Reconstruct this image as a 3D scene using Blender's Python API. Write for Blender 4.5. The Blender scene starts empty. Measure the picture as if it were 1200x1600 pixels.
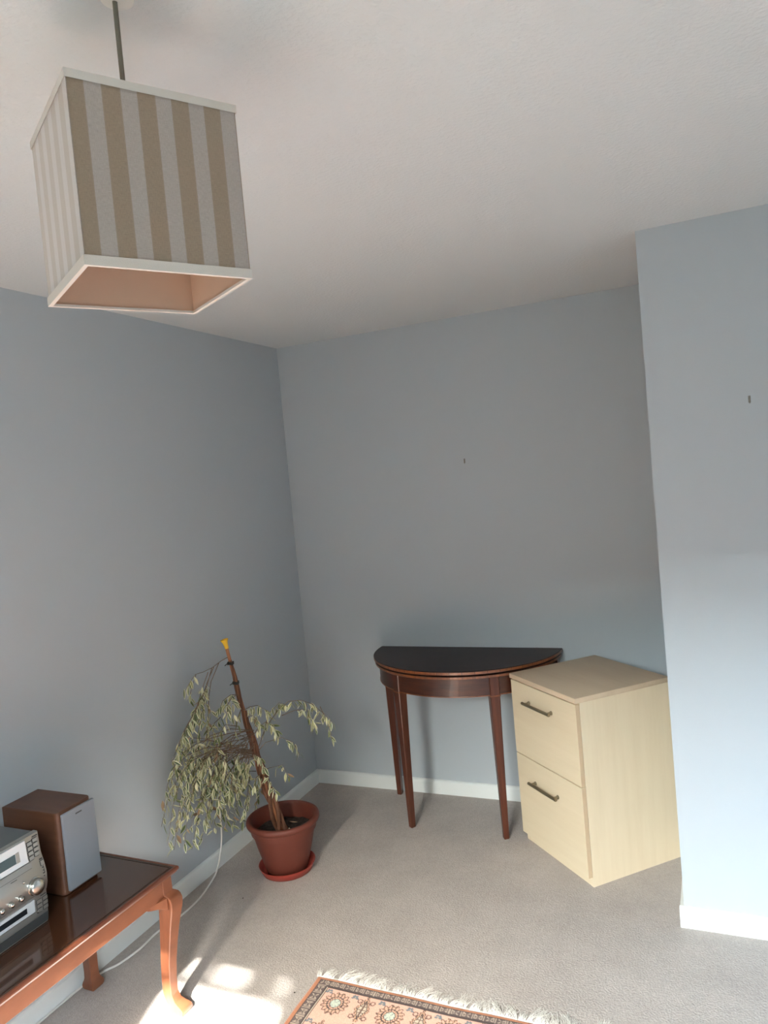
import bpy, bmesh, math, random
import numpy as np
from mathutils import Vector, Matrix

# ---------------------------------------------------------------- camera, world, light, exposure
SC = bpy.context.scene
COL = SC.collection
R = math.radians
random.seed(7)
cam_data = bpy.data.cameras.new('camera')
cam = bpy.data.objects.new('camera', cam_data)
COL.objects.link(cam)
cam.location = (2.1259, -3.543, 1.6625)
cam.rotation_euler = (1.5222, 0.0905, 0.4146)
cam_data.sensor_fit = 'HORIZONTAL'
cam_data.sensor_width = 36.0
cam_data.lens = 36.0 * 1170.56 / 1200.0
cam_data.clip_start = 0.05
SC.camera = cam
SC.view_settings.view_transform = 'Standard'
SC.view_settings.look = 'None'
SC.view_settings.gamma = 1.0
SC.view_settings.use_curve_mapping = False
SC.view_settings.exposure = -0.36
SC.cycles.max_bounces = 14
SC.cycles.diffuse_bounces = 10
SC.cycles.use_denoising = True
SC.cycles.sample_clamp_indirect = 0
SC.cycles.caustics_reflective = False
SC.cycles.caustics_refractive = False

SUN_EL, SUN_TAN = 38.0, 0.26          # elevation, and sideways drift per metre into the room
world = bpy.data.worlds.new('world')
SC.world = world
world.use_nodes = True
wn = world.node_tree
wn.nodes.clear()
w_out = wn.nodes.new('ShaderNodeOutputWorld')
w_bg = wn.nodes.new('ShaderNodeBackground')
w_sky = wn.nodes.new('ShaderNodeTexSky')
w_sky.sky_type = 'NISHITA'
w_sky.sun_disc = False
w_sky.sun_elevation = R(SUN_EL)
w_sky.sun_rotation = R(180) - math.atan(SUN_TAN)
w_sky.air_density = 1.2
w_sky.dust_density = 1.0
w_sky.ozone_density = 1.6
w_bg.inputs['Strength'].default_value = 13.0
w_wb = wn.nodes.new('ShaderNodeVectorMath')       # daylight white balance of the camera
w_wb.operation = 'MULTIPLY'
w_wb.inputs[1].default_value = (1.17, 1.155, 0.99)
wn.links.new(w_sky.outputs[0], w_wb.inputs[0])
wn.links.new(w_wb.outputs[0], w_bg.inputs[0])
wn.links.new(w_bg.outputs[0], w_out.inputs[0])

sun_data = bpy.data.lights.new('sun', 'SUN')
sun_data.energy = 105.0
sun_data.angle = R(1.2)
sun_data.color = (1.0, 0.985, 0.93)
sun = bpy.data.objects.new('sun', sun_data)
COL.objects.link(sun)
_h = Vector((-SUN_TAN, 1.0, 0)).normalized() * math.cos(R(SUN_EL))
sun.rotation_euler = Vector((_h.x, _h.y, -math.sin(R(SUN_EL)))).to_track_quat('-Z', 'Y').to_euler()
sun.location = (3, -12, 9)

WY = -4.05                             # inner face of the wall with the glazed door
WX0, WX1, WZ1 = 0.93, 2.45, 2.13       # opening
portal_data = bpy.data.lights.new('door_portal', 'AREA')
portal_data.shape = 'RECTANGLE'
portal_data.size = WX1 - WX0
portal_data.size_y = WZ1 - 0.06
portal_data.cycles.is_portal = True
portal = bpy.data.objects.new('door_portal', portal_data)
COL.objects.link(portal)
portal.location = ((WX0 + WX1) / 2, WY - 0.16, (WZ1 + 0.06) / 2)
portal.rotation_euler = (R(90), 0, 0)

# ---------------------------------------------------------------- materials
def srgb(r, g, b):
    f = lambda c: (c / 255 / 12.92) if c / 255 <= 0.04045 else ((c / 255 + 0.055) / 1.055) ** 2.4
    return (f(r), f(g), f(b), 1)


def mat(name, col, rough=0.6, metal=0.0, bump=None, var=None, spec=0.5, coat=0.0, sheen=0.0):
    """Principled material; bump=(scale, strength, distance), var=(scale xyz, second colour, amount)."""
    m = bpy.data.materials.new(name)
    m.use_nodes = True
    nt = m.node_tree
    b = nt.nodes['Principled BSDF']
    b.inputs['Base Color'].default_value = col
    b.inputs['Roughness'].default_value = rough
    b.inputs['Metallic'].default_value = metal
    b.inputs['Specular IOR Level'].default_value = spec
    b.inputs['Coat Weight'].default_value = coat
    b.inputs['Sheen Weight'].default_value = sheen
    tc = nt.nodes.new('ShaderNodeTexCoord')
    if var:
        mp = nt.nodes.new('ShaderNodeMapping')
        mp.inputs['Scale'].default_value = var[0]
        nz = nt.nodes.new('ShaderNodeTexNoise')
        nz.inputs['Scale'].default_value = 1.0
        nz.inputs['Detail'].default_value = 8.0
        nz.inputs['Roughness'].default_value = 0.65
        rp = nt.nodes.new('ShaderNodeValToRGB')
        rp.color_ramp.elements[0].position = 0.35
        rp.color_ramp.elements[0].color = col
        rp.color_ramp.elements[1].position = 0.68
        rp.color_ramp.elements[1].color = tuple(col[i] + (var[1][i] - col[i]) * var[2] for i in range(3)) + (1,)
        nt.links.new(tc.outputs['Object'], mp.inputs[0])
        nt.links.new(mp.outputs[0], nz.inputs['Vector'])
        nt.links.new(nz.outputs[0], rp.inputs[0])
        nt.links.new(rp.outputs[0], b.inputs['Base Color'])
    if bump:
        nb = nt.nodes.new('ShaderNodeTexNoise')
        nb.inputs['Scale'].default_value = bump[0]
        nb.inputs['Detail'].default_value = 4.0
        bp = nt.nodes.new('ShaderNodeBump')
        bp.inputs['Strength'].default_value = bump[1]
        bp.inputs['Distance'].default_value = bump[2]
        nt.links.new(tc.outputs['Object'], nb.inputs['Vector'])
        nt.links.new(nb.outputs[0], bp.inputs['Height'])
        nt.links.new(bp.outputs[0], b.inputs['Normal'])
    return m


M = {}
M['wall'] = mat('wall_paint', srgb(180, 187, 192), 0.75, bump=(220, 0.12, 0.002), spec=0.25)
M['ceiling'] = mat('ceiling_paint', srgb(206, 208, 208), 0.9, bump=(95, 0.45, 0.004), spec=0.2)


def carpet_mat(m):
    # short pile: fleck at three sizes on top of the broad wear variation
    nt = m.node_tree
    b = nt.nodes['Principled BSDF']
    src = b.inputs['Base Color'].links[0].from_socket
    tc = next(n for n in nt.nodes if n.type == 'TEX_COORD')
    for sc_, lo, hi in ((230, 0.90, 1.10), (60, 0.94, 1.06), (7, 0.95, 1.05)):
        nz = nt.nodes.new('ShaderNodeTexNoise'); nz.inputs['Scale'].default_value = sc_; nz.inputs['Detail'].default_value = 2
        mr = nt.nodes.new('ShaderNodeMapRange')
        mr.inputs[1].default_value = 0.3; mr.inputs[2].default_value = 0.7; mr.inputs[3].default_value = lo; mr.inputs[4].default_value = hi
        vm = nt.nodes.new('ShaderNodeVectorMath'); vm.operation = 'SCALE'
        nt.links.new(tc.outputs['Object'], nz.inputs['Vector']); nt.links.new(nz.outputs[0], mr.inputs[0])
        nt.links.new(src, vm.inputs[0]); nt.links.new(mr.outputs[0], vm.inputs['Scale'])
        src = vm.outputs[0]
    nt.links.new(src, b.inputs['Base Color'])


M['trim'] = mat('white_gloss_paint', srgb(226, 230, 228), 0.35, bump=(40, 0.05, 0.001))
M['carpet'] = mat('carpet', srgb(174, 166, 159), 0.95, bump=(150, 0.7, 0.006),
                  var=((2.2, 2.2, 2.2), srgb(160, 151, 145), 0.6), spec=0.1, sheen=0.15)
carpet_mat(M['carpet'])
M['yew_wood'] = mat('reddish_wood', srgb(114, 66, 43), 0.38, var=((60, 4, 9), srgb(138, 84, 56), 0.8), coat=0.2)
M['table_top'] = mat('dark_brown_panel', srgb(60, 38, 26), 0.14, var=((40, 3, 9), srgb(76, 46, 28), 0.7), coat=0.6)
M['dark_rim'] = mat('dark_reddish_rim', srgb(88, 46, 30), 0.3, var=((60, 4, 9), srgb(108, 60, 40), 0.8), coat=0.3)
M['line'] = mat('dark_line', srgb(26, 14, 10), 0.4)
M['mahogany'] = mat('mahogany', srgb(56, 30, 22), 0.34, var=((9, 9, 60), srgb(84, 46, 32), 0.8), coat=0.2)
M['mahogany_top'] = mat('dark_mahogany_top', srgb(36, 20, 17), 0.42, var=((4, 60, 9), srgb(48, 26, 21), 0.7), spec=0.35)
M['mahogany_leg'] = mat('mahogany_leg', srgb(72, 36, 24), 0.36, var=((50, 50, 4), srgb(102, 54, 36), 0.8), coat=0.15)
M['banding'] = mat('light_banding', srgb(140, 82, 46), 0.3, var=((70, 70, 2), srgb(92, 48, 26), 0.8), coat=0.4)
M['maple'] = mat('maple_laminate', srgb(222, 206, 178), 0.42, var=((26, 26, 2.2), srgb(212, 194, 164), 0.55))
M['maple_h'] = mat('maple_laminate_drawer', srgb(220, 204, 174), 0.42, var=((2.2, 26, 26), srgb(210, 192, 160), 0.5))
M['maple_edge'] = mat('maple_edging', srgb(196, 172, 142), 0.5)
M['maple_top'] = mat('maple_laminate_top', srgb(204, 184, 158), 0.55, var=((2.2, 26, 26), srgb(192, 170, 144), 0.5), spec=0.25)
M['nickel'] = mat('dark_nickel', srgb(150, 138, 114), 0.42, 0.85)
M['chrome'] = mat('brushed_chrome', srgb(205, 203, 198), 0.22, 1.0)
M['terracotta'] = mat('terracotta_plastic', srgb(108, 54, 41), 0.55, var=((7, 7, 7), srgb(96, 46, 36), 0.7))
M['terracotta_b'] = mat('red_terracotta_plastic', srgb(156, 62, 52), 0.45)
M['soil'] = mat('soil', srgb(38, 30, 25), 0.95, bump=(90, 1.0, 0.02), var=((60, 60, 60), srgb(62, 50, 42), 0.8))
M['bark'] = mat('bark', srgb(96, 62, 46), 0.8, bump=(120, 0.8, 0.004), var=((60, 60, 14), srgb(128, 86, 62), 0.9))
M['twig'] = mat('twig_bark', srgb(112, 92, 74), 0.8)
M['stake'] = mat('garden_cane', srgb(166, 112, 74), 0.55, var=((40, 40, 5), srgb(128, 76, 50), 0.8))
M['yellow'] = mat('yellow_plastic', srgb(232, 186, 40), 0.45)
M['tie'] = mat('dark_wire_tie', srgb(42, 40, 34), 0.6)
M['leaf_cream'] = mat('leaf_cream', srgb(212, 212, 176), 0.5)
M['leaf_green'] = mat('leaf_green', srgb(74, 94, 62), 0.42)
M['leaf_olive'] = mat('leaf_olive', srgb(146, 150, 102), 0.5)
M['leaf_brown'] = mat('dry_leaf', srgb(164, 138, 108), 0.7)
M['cable'] = mat('white_cable', srgb(222, 220, 214), 0.45)
M['spk_wood'] = mat('speaker_veneer', srgb(92, 60, 44), 0.4, var=((4, 40, 40), srgb(110, 74, 54), 0.8))
M['grille'] = mat('speaker_cloth', srgb(136, 141, 148), 0.85, bump=(1400, 0.5, 0.001), sheen=0.2)
M['silver'] = mat('silver_plastic', srgb(176, 174, 168), 0.34, 0.75)
M['silver_b'] = mat('bright_silver_panel', srgb(222, 226, 228), 0.35, 0.25)
M['grey_case'] = mat('grey_metal_case', srgb(104, 110, 112), 0.45, 0.3)
M['dark_case'] = mat('dark_grey_plastic', srgb(74, 76, 76), 0.4, 0.2)
M['lcd'] = mat('lcd_glass', srgb(62, 78, 80), 0.12)
M['lcd_dark'] = mat('dark_lcd_glass', srgb(34, 38, 42), 0.15)
M['print'] = mat('grey_print', srgb(66, 68, 68), 0.5)
M['linen_trim'] = mat('cream_trim_tape', srgb(214, 203, 193), 0.85, bump=(900, 0.4, 0.001))
M['lining'] = mat('warm_lit_lining', srgb(206, 170, 146), 0.8)  # warm light through the linen is put into the white lining's colour
M['cord'] = mat('brown_grey_flex', srgb(120, 112, 98), 0.6)
M['plastic_w'] = mat('white_plastic', srgb(225, 224, 218), 0.4)
M['fringe'] = mat('cream_cotton', srgb(226, 223, 216), 0.9, sheen=0.2)
M['brass'] = mat('dull_brass_hook', srgb(128, 124, 116), 0.5, 0.3)
M['brick_out'] = mat('outside_brick', srgb(84, 70, 62), 0.9)
M['grass_out'] = mat('outside_lawn', srgb(54, 58, 46), 0.95)


def weave_stripes(name):
    """Cotton and linen stripes woven across a lamp shade panel, plus the thread relief."""
    m = bpy.data.materials.new(name)
    m.use_nodes = True
    nt = m.node_tree
    N, L = nt.nodes, nt.links
    b = N['Principled BSDF']
    b.inputs['Roughness'].default_value = 0.9
    b.inputs['Specular IOR Level'].default_value = 0.15
    b.inputs['Sheen Weight'].default_value = 0.8
    b.inputs['Sheen Roughness'].default_value = 0.4
    tc = N.new('ShaderNodeTexCoord')
    sx = N.new('ShaderNodeSeparateXYZ')
    L.new(tc.outputs['UV'], sx.inputs[0])
    nz = N.new('ShaderNodeTexNoise'); nz.inputs['Scale'].default_value = 40
    L.new(tc.outputs['UV'], nz.inputs['Vector'])
    a = N.new('ShaderNodeMath'); a.operation = 'MULTIPLY_ADD'; a.inputs[1].default_value = 0.02
    L.new(nz.outputs[0], a.inputs[0]); L.new(sx.outputs[0], a.inputs[2])
    fr = N.new('ShaderNodeMath'); fr.operation = 'FRACT'
    L.new(a.outputs[0], fr.inputs[0])
    rp = N.new('ShaderNodeValToRGB')
    white, brown = srgb(178, 164, 156), srgb(158, 137, 118)
    e = rp.color_ramp.elements
    e[0].position = 0.0; e[0].color = brown
    e[1].position = 0.50; e[1].color = brown
    x = e.new(0.53); x.color = white
    x = e.new(0.975); x.color = white
    x = e.new(1.0); x.color = brown
    L.new(fr.outputs[0], rp.inputs[0])
    # slub yarn: two stretched noises
    mixn = []
    for sc in ((6, 330, 1), (60, 40, 1)):
        mp = N.new('ShaderNodeMapping'); mp.inputs['Scale'].default_value = sc
        n2 = N.new('ShaderNodeTexNoise'); n2.inputs['Scale'].default_value = 1.0; n2.inputs['Detail'].default_value = 3
        L.new(tc.outputs['UV'], mp.inputs[0]); L.new(mp.outputs[0], n2.inputs['Vector'])
        mixn.append(n2)
    ad = N.new('ShaderNodeMath'); ad.operation = 'ADD'
    L.new(mixn[0].outputs[0], ad.inputs[0]); L.new(mixn[1].outputs[0], ad.inputs[1])
    mr = N.new('ShaderNodeMapRange'); mr.inputs[1].default_value = 0.7; mr.inputs[2].default_value = 1.3
    mr.inputs[3].default_value = 0.88; mr.inputs[4].default_value = 1.12
    L.new(ad.outputs[0], mr.inputs[0])
    vm = N.new('ShaderNodeVectorMath'); vm.operation = 'SCALE'
    L.new(rp.outputs[0], vm.inputs[0]); L.new(mr.outputs[0], vm.inputs['Scale'])
    L.new(vm.outputs[0], b.inputs['Base Color'])
    bp = N.new('ShaderNodeBump'); bp.inputs['Strength'].default_value = 0.3; bp.inputs['Distance'].default_value = 0.001
    L.new(ad.outputs[0], bp.inputs['Height']); L.new(bp.outputs[0], b.inputs['Normal'])
    return m


M['stripes'] = weave_stripes('striped_linen')


def window_glass():
    m = bpy.data.materials.new('window_glass')
    m.use_nodes = True
    nt = m.node_tree
    nt.nodes.clear()
    o = nt.nodes.new('ShaderNodeOutputMaterial')
    t = nt.nodes.new('ShaderNodeBsdfTransparent')
    g = nt.nodes.new('ShaderNodeBsdfGlossy'); g.inputs['Roughness'].default_value = 0.02
    mx = nt.nodes.new('ShaderNodeMixShader'); mx.inputs[0].default_value = 0.06
    nt.links.new(t.outputs[0], mx.inputs[1]); nt.links.new(g.outputs[0], mx.inputs[2]); nt.links.new(mx.outputs[0], o.inputs[0])
    return m


M['glass'] = window_glass()


def rug_mat():
    m = bpy.data.materials.new('rug_wool')
    m.use_nodes = True
    nt = m.node_tree
    b = nt.nodes['Principled BSDF']
    b.inputs['Roughness'].default_value = 0.95
    b.inputs['Specular IOR Level'].default_value = 0.1
    b.inputs['Sheen Weight'].default_value = 0.2
    at = nt.nodes.new('ShaderNodeAttribute'); at.attribute_name = 'wool'
    nt.links.new(at.outputs['Color'], b.inputs['Base Color'])
    tc = nt.nodes.new('ShaderNodeTexCoord')
    nb = nt.nodes.new('ShaderNodeTexNoise'); nb.inputs['Scale'].default_value = 420
    bp = nt.nodes.new('ShaderNodeBump'); bp.inputs['Strength'].default_value = 0.7; bp.inputs['Distance'].default_value = 0.003
    nt.links.new(tc.outputs['Object'], nb.inputs['Vector'])
    nt.links.new(nb.outputs[0], bp.inputs['Height']); nt.links.new(bp.outputs[0], b.inputs['Normal'])
    return m


M['rug'] = rug_mat()


# ---------------------------------------------------------------- helpers
class MB:
    """Collects shapes and links them as one mesh object."""
    def __init__(s):
        s.v, s.f, s.mi = [], [], []

    def add(s, vs, fs, mi=0):
        o = len(s.v)
        s.v += [tuple(v) for v in vs]
        s.f += [tuple(i + o for i in f) for f in fs]
        s.mi += [mi] * len(fs)
        return s

    def box(s, x0, x1, y0, y1, z0, z1, b=0.0, mi=0, seg=2):
        if b <= 0:
            vs = [(x, y, z) for x in (x0, x1) for y in (y0, y1) for z in (z0, z1)]
            return s.add(vs, [(0, 1, 3, 2), (4, 6, 7, 5), (0, 4, 5, 1), (2, 3, 7, 6), (0, 2, 6, 4), (1, 5, 7, 3)], mi)
        bm = bmesh.new()
        bmesh.ops.create_cube(bm, size=1)
        for v in bm.verts:
            v.co = ((x0 + x1) / 2 + v.co.x * (x1 - x0), (y0 + y1) / 2 + v.co.y * (y1 - y0), (z0 + z1) / 2 + v.co.z * (z1 - z0))
        bmesh.ops.bevel(bm, geom=bm.edges[:], offset=b, segments=seg, profile=0.5, affect='EDGES')
        bm.verts.index_update()
        s.add([v.co[:] for v in bm.verts], [[v.index for v in f.verts] for f in bm.faces], mi)
        bm.free()
        return s

    def loft(s, rings, cap=True, mi=0, closed=True):
        n = len(rings[0])
        vs = [p for r in rings for p in r]
        fs = []
        for i in range(len(rings) - 1):
            for j in range(n if closed else n - 1):
                k = (j + 1) % n
                fs.append((i * n + j, i * n + k, (i + 1) * n + k, (i + 1) * n + j))
        if cap and closed:
            fs.append(tuple(range(n))[::-1])
            fs.append(tuple((len(rings) - 1) * n + j for j in range(n)))
        return s.add(vs, fs, mi)

    def lathe(s, prof, n=48, c=(0, 0, 0), cap=False, mi=0):
        rings = [[(c[0] + r * math.cos(2 * math.pi * j / n), c[1] + r * math.sin(2 * math.pi * j / n), c[2] + z) for j in range(n)] for r, z in prof]
        return s.loft(rings, cap, mi)

    def tube(s, pts, r, n=8, mi=0, cap=True):
        pts = [Vector(p) for p in pts]
        rs = r if isinstance(r, (list, tuple)) else [r] * len(pts)
        rings = []
        up = Vector((0.31, 0.17, 0.93)).normalized()
        for i, p in enumerate(pts):
            t = (pts[min(i + 1, len(pts) - 1)] - pts[max(i - 1, 0)]).normalized()
            a = t.cross(up)
            if a.length < 1e-3:
                a = t.cross(Vector((1, 0, 0)))
            a.normalize()
            b = t.cross(a).normalized()
            up = b
            up = (b if abs(t.dot(b)) < 0.99 else a)
            rings.append([p + (a * math.cos(2 * math.pi * j / n) + b * math.sin(2 * math.pi * j / n)) * rs[i] for j in range(n)])
            up = b.cross(t) if False else Vector((0.31, 0.17, 0.93)).normalized()
        return s.loft([[tuple(q) for q in r] for r in rings], cap, mi)

    def prism(s, outline, axis, a0, a1, mi=0):
        """outline: 2D points in the plane across the axis."""
        def P(q, a):
            return {'x': (a, q[0], q[1]), 'y': (q[0], a, q[1]), 'z': (q[0], q[1], a)}[axis]
        return s.loft([[P(q, a0) for q in outline], [P(q, a1) for q in outline]], True, mi)

    def build(s, name, m, parent=None, smooth=False, angle=35):
        me = bpy.data.meshes.new(name)
        me.from_pydata(s.v, [], s.f)
        for mm in (m if isinstance(m, (list, tuple)) else [m]):
            me.materials.append(M[mm] if isinstance(mm, str) else mm)
        if len(set(s.mi)) > 1:
            me.polygons.foreach_set('material_index', s.mi)
        bm = bmesh.new(); bm.from_mesh(me)
        bmesh.ops.recalc_face_normals(bm, faces=bm.faces[:])
        bm.to_mesh(me); bm.free()
        if smooth:
            me.polygons.foreach_set('use_smooth', [True] * len(me.polygons))
            me.set_sharp_from_angle(angle=R(angle))
        me.update()
        o = bpy.data.objects.new(name, me)
        COL.objects.link(o)
        if parent is not None:
            o.parent = parent
        return o


def tag(o, label=None, cat=None, group=None, kind=None):
    if label: o['label'] = label
    if cat: o['category'] = cat
    if group: o['group'] = group
    if kind: o['kind'] = kind
    return o


def thing(name, label, cat, loc=(0, 0, 0), rz=0.0, group=None):
    o = bpy.data.objects.new(name, None)
    COL.objects.link(o)
    o.empty_display_size = 0.05
    o.location = loc
    o.rotation_euler = (0, 0, rz)
    return tag(o, label, cat, group)


def copy_part(o, parent, loc=None, rz=None):
    c = o.copy()
    COL.objects.link(c)
    c.parent = parent
    if loc is not None: c.location = loc
    if rz is not None: c.rotation_euler = (0, 0, rz)
    return c


def struct(o):
    o['kind'] = 'structure'
    return o


# ---------------------------------------------------------------- the room
H = 2.40
XR = 3.45
BX, BY = 1.9313, -0.8432               # corner of the projecting wall
struct(MB().box(-0.1, XR + 0.1, WY - 0.1, 0.1, -0.1, 0).build('floor', 'carpet'))
struct(MB().box(-0.1, XR + 0.1, WY - 0.1, 0.1, H, H + 0.1).build('ceiling', 'ceiling'))
struct(MB().box(-0.1, 0, WY - 0.1, 0.1, 0, H).build('wall_left', 'wall'))
struct(MB().box(0, BX, 0, 0.1, 0, H).build('wall_back', 'wall'))
struct(MB().box(BX, XR, BY, 0.1, 0, H).build('wall_right', 'wall'))
struct(MB().box(XR, XR + 0.1, WY - 0.1, 0.1, 0, H).build('wall_far_right', 'wall'))
wf = MB()
wf.box(0, WX0, WY - 0.12, WY, 0, H)
wf.box(WX1, XR, WY - 0.12, WY, 0, H)
wf.box(WX0, WX1, WY - 0.12, WY, WZ1, H)
wf.box(WX0, WX1, WY - 0.12, WY, 0, 0.06)
struct(wf.build('wall_front', 'wall'))
dr = MB()                               # glazed door: stiles, rails, a transom and two small lights above it
fy0, fy1 = WY - 0.09, WY - 0.04
dr.box(WX0, WX0 + 0.03, fy0, fy1, 0.06, WZ1)
dr.box(WX1 - 0.03, WX1, fy0, fy1, 0.06, WZ1)
dr.box(WX0 + 0.03, WX1 - 0.03, fy0, fy1, 0.06, 0.16)
dr.box(WX0 + 0.03, WX1 - 0.03, fy0, fy1, WZ1 - 0.012, WZ1)
dr.box(WX0 + 0.03, WX1 - 0.03, fy0, fy1, 2.018, 2.052)
dr.box(1.060, 1.100, fy0, fy1, 2.052, WZ1 - 0.012)
dr.box(1.245, 1.335, fy0, fy1, 2.052, WZ1 - 0.012)
dr.box(1.395, 1.470, fy0, fy1, 0.16, WZ1 - 0.012)
d1 = struct(dr.build('door_1', 'trim'))
MB().box(WX0 + 0.03, 1.395, fy0 + 0.02, fy0 + 0.024, 0.16, 2.018).build('pane', 'glass', d1)
MB().box(1.470, WX1 - 0.03, fy0 + 0.02, fy0 + 0.024, 0.16, 2.018).build('pane', 'glass', d1)


def board(name, pts, inward):
    """Skirting swept along pts (floor plan), with a rounded top edge."""
    prof = [(0, 0), (0.015, 0), (0.015, 0.058), (0.0135, 0.065), (0.009, 0.070), (0.004, 0.072), (0, 0.072)]
    (x0, y0), (x1, y1) = pts
    d = Vector(inward)
    return struct(MB().loft([[(x + d.x * a, y + d.y * a, z) for a, z in prof] for x, y in ((x0, y0), (x1, y1))]).build(name, 'trim', smooth=True))


board('baseboard_left', ((0, WY), (0, 0)), (1, 0))
board('baseboard_back', ((0.015, 0), (BX - 0.015, 0)), (0, -1))
board('baseboard_side', ((BX, 0), (BX, BY)), (-1, 0))
board('baseboard_right', ((BX - 0.015, BY), (XR, BY)), (0, -1))
board('baseboard_front', ((0.015, WY), (WX0, WY)), (0, 1))
# outside the door: lawn and the terrace opposite, which hides the low sky
struct(MB().box(-40, 40, -60, WY - 0.4, -0.4, -0.15).build('ground', 'grass_out'))
struct(MB().box(-30, 4.6, -22, -16, -0.15, 5.0).build('wall_opposite', 'brick_out'))
struct(MB().box(4.6, 34, -22, -16, -0.15, 8.0).build('sky_blocker_tall', 'brick_out'))  # unseen taller block, added to cut the sky light from the right

# added unseen slab that keeps the sun off the right-hand half of the door
struct(MB().box(2.48, 3.52, -8.4, -8.0, -0.15, 6.4).build('sun_blocker', 'brick_out'))

# ---------------------------------------------------------------- filing cabinet
fc = thing('filing_cabinet', 'pale maple two drawer filing cabinet standing askew in the alcove', 'cabinet', (1.596, -0.685, 0), R(-44))
CW, CD = 0.462, 0.436                   # local: x from -CW to 0, y from 0 (front) to CD
t = 0.018
MB().box(-t, 0, 0, CD, 0, 0.728, 0.0008, seg=1).build('side_panel', 'maple', fc)
MB().box(-CW, -CW + t, 0, CD, 0, 0.728, 0.0008, seg=1).build('side_panel', 'maple', fc)
MB().box(-CW + t, -t, CD - 0.008, CD, 0.03, 0.728).build('back_panel', 'maple', fc)
MB().box(-CW + t, -t, 0.002, 0.018, 0, 0.052).build('plinth', 'maple_h', fc)
MB().box(-CW + t, -t, 0.02, CD - 0.01, 0.05, 0.066).build('bottom_panel', 'maple', fc)
MB().box(-CW - 0.005, 0.006, -0.024, CD + 0.003, 0.7285, 0.7505, 0.0035).build('top_panel', 'maple_top', fc, smooth=True)


def bar_handle(parent, xc, zc):
    h = MB()
    L2 = 0.098
    n = 12
    y = -0.019 - 0.026
    h.loft([[(x, y + 0.0065 * math.cos(2 * math.pi * j / n), zc + 0.0065 * math.sin(2 * math.pi * j / n)) for j in range(n)]
            for x in (xc - L2, xc - L2 + 0.001, xc + L2 - 0.001, xc + L2)])
    hb = h.build('handle', 'nickel', parent, smooth=True)
    for sx in (-1, 1):
        p = MB()
        cx = xc + sx * 0.080
        p.loft([[(cx + r * math.cos(2 * math.pi * j / n), yy, zc + r * math.sin(2 * math.pi * j / n)) for j in range(n)]
                for yy, r in ((-0.0205, 0.0085), (-0.0245, 0.008), (-0.027, 0.005), (-0.043, 0.005))])
        p.build('handle_post', 'nickel', hb, smooth=True)
    return hb


for z0, z1, zh in ((0.4020, 0.7235, 0.650), (0.040, 0.3975, 0.303)):
    d = MB().box(-CW, 0, -0.0205, -0.0025, z0, z1, 0.0012, seg=2).build('drawer_front', 'maple_h', fc)
    MB().box(0.0, 0.0009, -0.0200, -0.0030, z0 + 0.001, z1 - 0.001).build('edge_band', 'maple_edge', d)
    MB().box(-CW + 0.03, -0.03, -0.001, CD - 0.03, z0 + 0.04, z1 - 0.08).build('drawer_box', 'maple_edge', d)
    bar_handle(d, -0.246, zh)

# ---------------------------------------------------------------- demilune card table
dm = thing('demilune_table', 'dark mahogany half-round folding card table with tapered legs against the wall', 'table', (0.947, -0.030, 0))
RX, RY = 0.468, 0.442


def half(rx, ry, y_back=0.0, n=64):
    pts = [(-rx, y_back)]
    pts += [(-rx * math.cos(math.pi * i / n), -ry * math.sin(math.pi * i / n) - 0.012) for i in range(n + 1)]
    pts.append((rx, y_back))
    return pts


def slab(name, m, rx, ry, z0, z1, parent, e=0.002, seg_mats=None):
    mb = MB()
    rings = []
    for z, k in ((z0, e), (z0 + e, 0), (z1 - e, 0), (z1, e)):
        rings.append([(x, y, z) for x, y in half(rx - k, ry - k)])
    mb.loft(rings)
    return mb.build(name, m, parent, smooth=True, angle=40)


def crossband(parent, rx, ry, z0, z1):
    """Thin lighter veneer blocks let into the curved edge, with dark joints between them."""
    n = 26
    for i in range(n):
        a0, a1 = math.pi * (i + 0.02) / n, math.pi * (i + 0.98) / n
        mb = MB()
        pts = []
        for k in range(4):
            a = a0 + (a1 - a0) * k / 3
            pts.append((a, 1))
        outer = [(-(rx + 0.0008) * math.cos(a), -(ry + 0.0008) * math.sin(a) - 0.012) for a, _ in pts]
        inner = [(-(rx - 0.003) * math.cos(a), -(ry - 0.003) * math.sin(a) - 0.012) for a, _ in pts][::-1]
        mb.prism(outer + inner, 'z', z0, z1)
        mb.build('veneer_block', 'banding', parent)


lower = slab('lower_leaf', 'mahogany', RX - 0.006, RY - 0.006, 0.7385, 0.7530, dm)
crossband(lower, RX - 0.006, RY - 0.006, 0.7410, 0.7505)
upper = slab('upper_leaf', 'mahogany_top', RX, RY, 0.7595, 0.7765, dm)
crossband(upper, RX, RY, 0.7625, 0.7735)
MB().prism(half(RX - 0.05, RY - 0.05), 'z', 0.7530, 0.7595).build('leaf_packing', 'line', dm)
# curved frieze
fr = MB()
FX, FY = RX - 0.024, RY - 0.024
out_, in_ = half(FX, FY), half(FX - 0.02, FY - 0.02, 0)
fr.loft([[(x, y, 0.655) for x, y in out_], [(x, y, 0.7385) for x, y in out_]], cap=False, closed=False)
fr.loft([[(x, y, 0.655) for x, y in in_], [(x, y, 0.7385) for x, y in in_]], cap=False, closed=False)
nn = len(out_)
fr.add([(x, y, 0.655) for x, y in out_] + [(x, y, 0.655) for x, y in in_], [(i, i + 1, nn + i + 1, nn + i) for i in range(nn - 1)])
fz = fr.build('frieze', 'mahogany', dm, smooth=True)
bd = MB()
for zz in (0.655, 0.7345):
    o2 = half(FX + 0.0025, FY + 0.0025)
    i2 = half(FX - 0.001, FY - 0.001)[::-1]
    bd.prism(o2 + i2, 'z', zz, zz + 0.004)
bd.build('bead', 'banding', fz)
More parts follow.
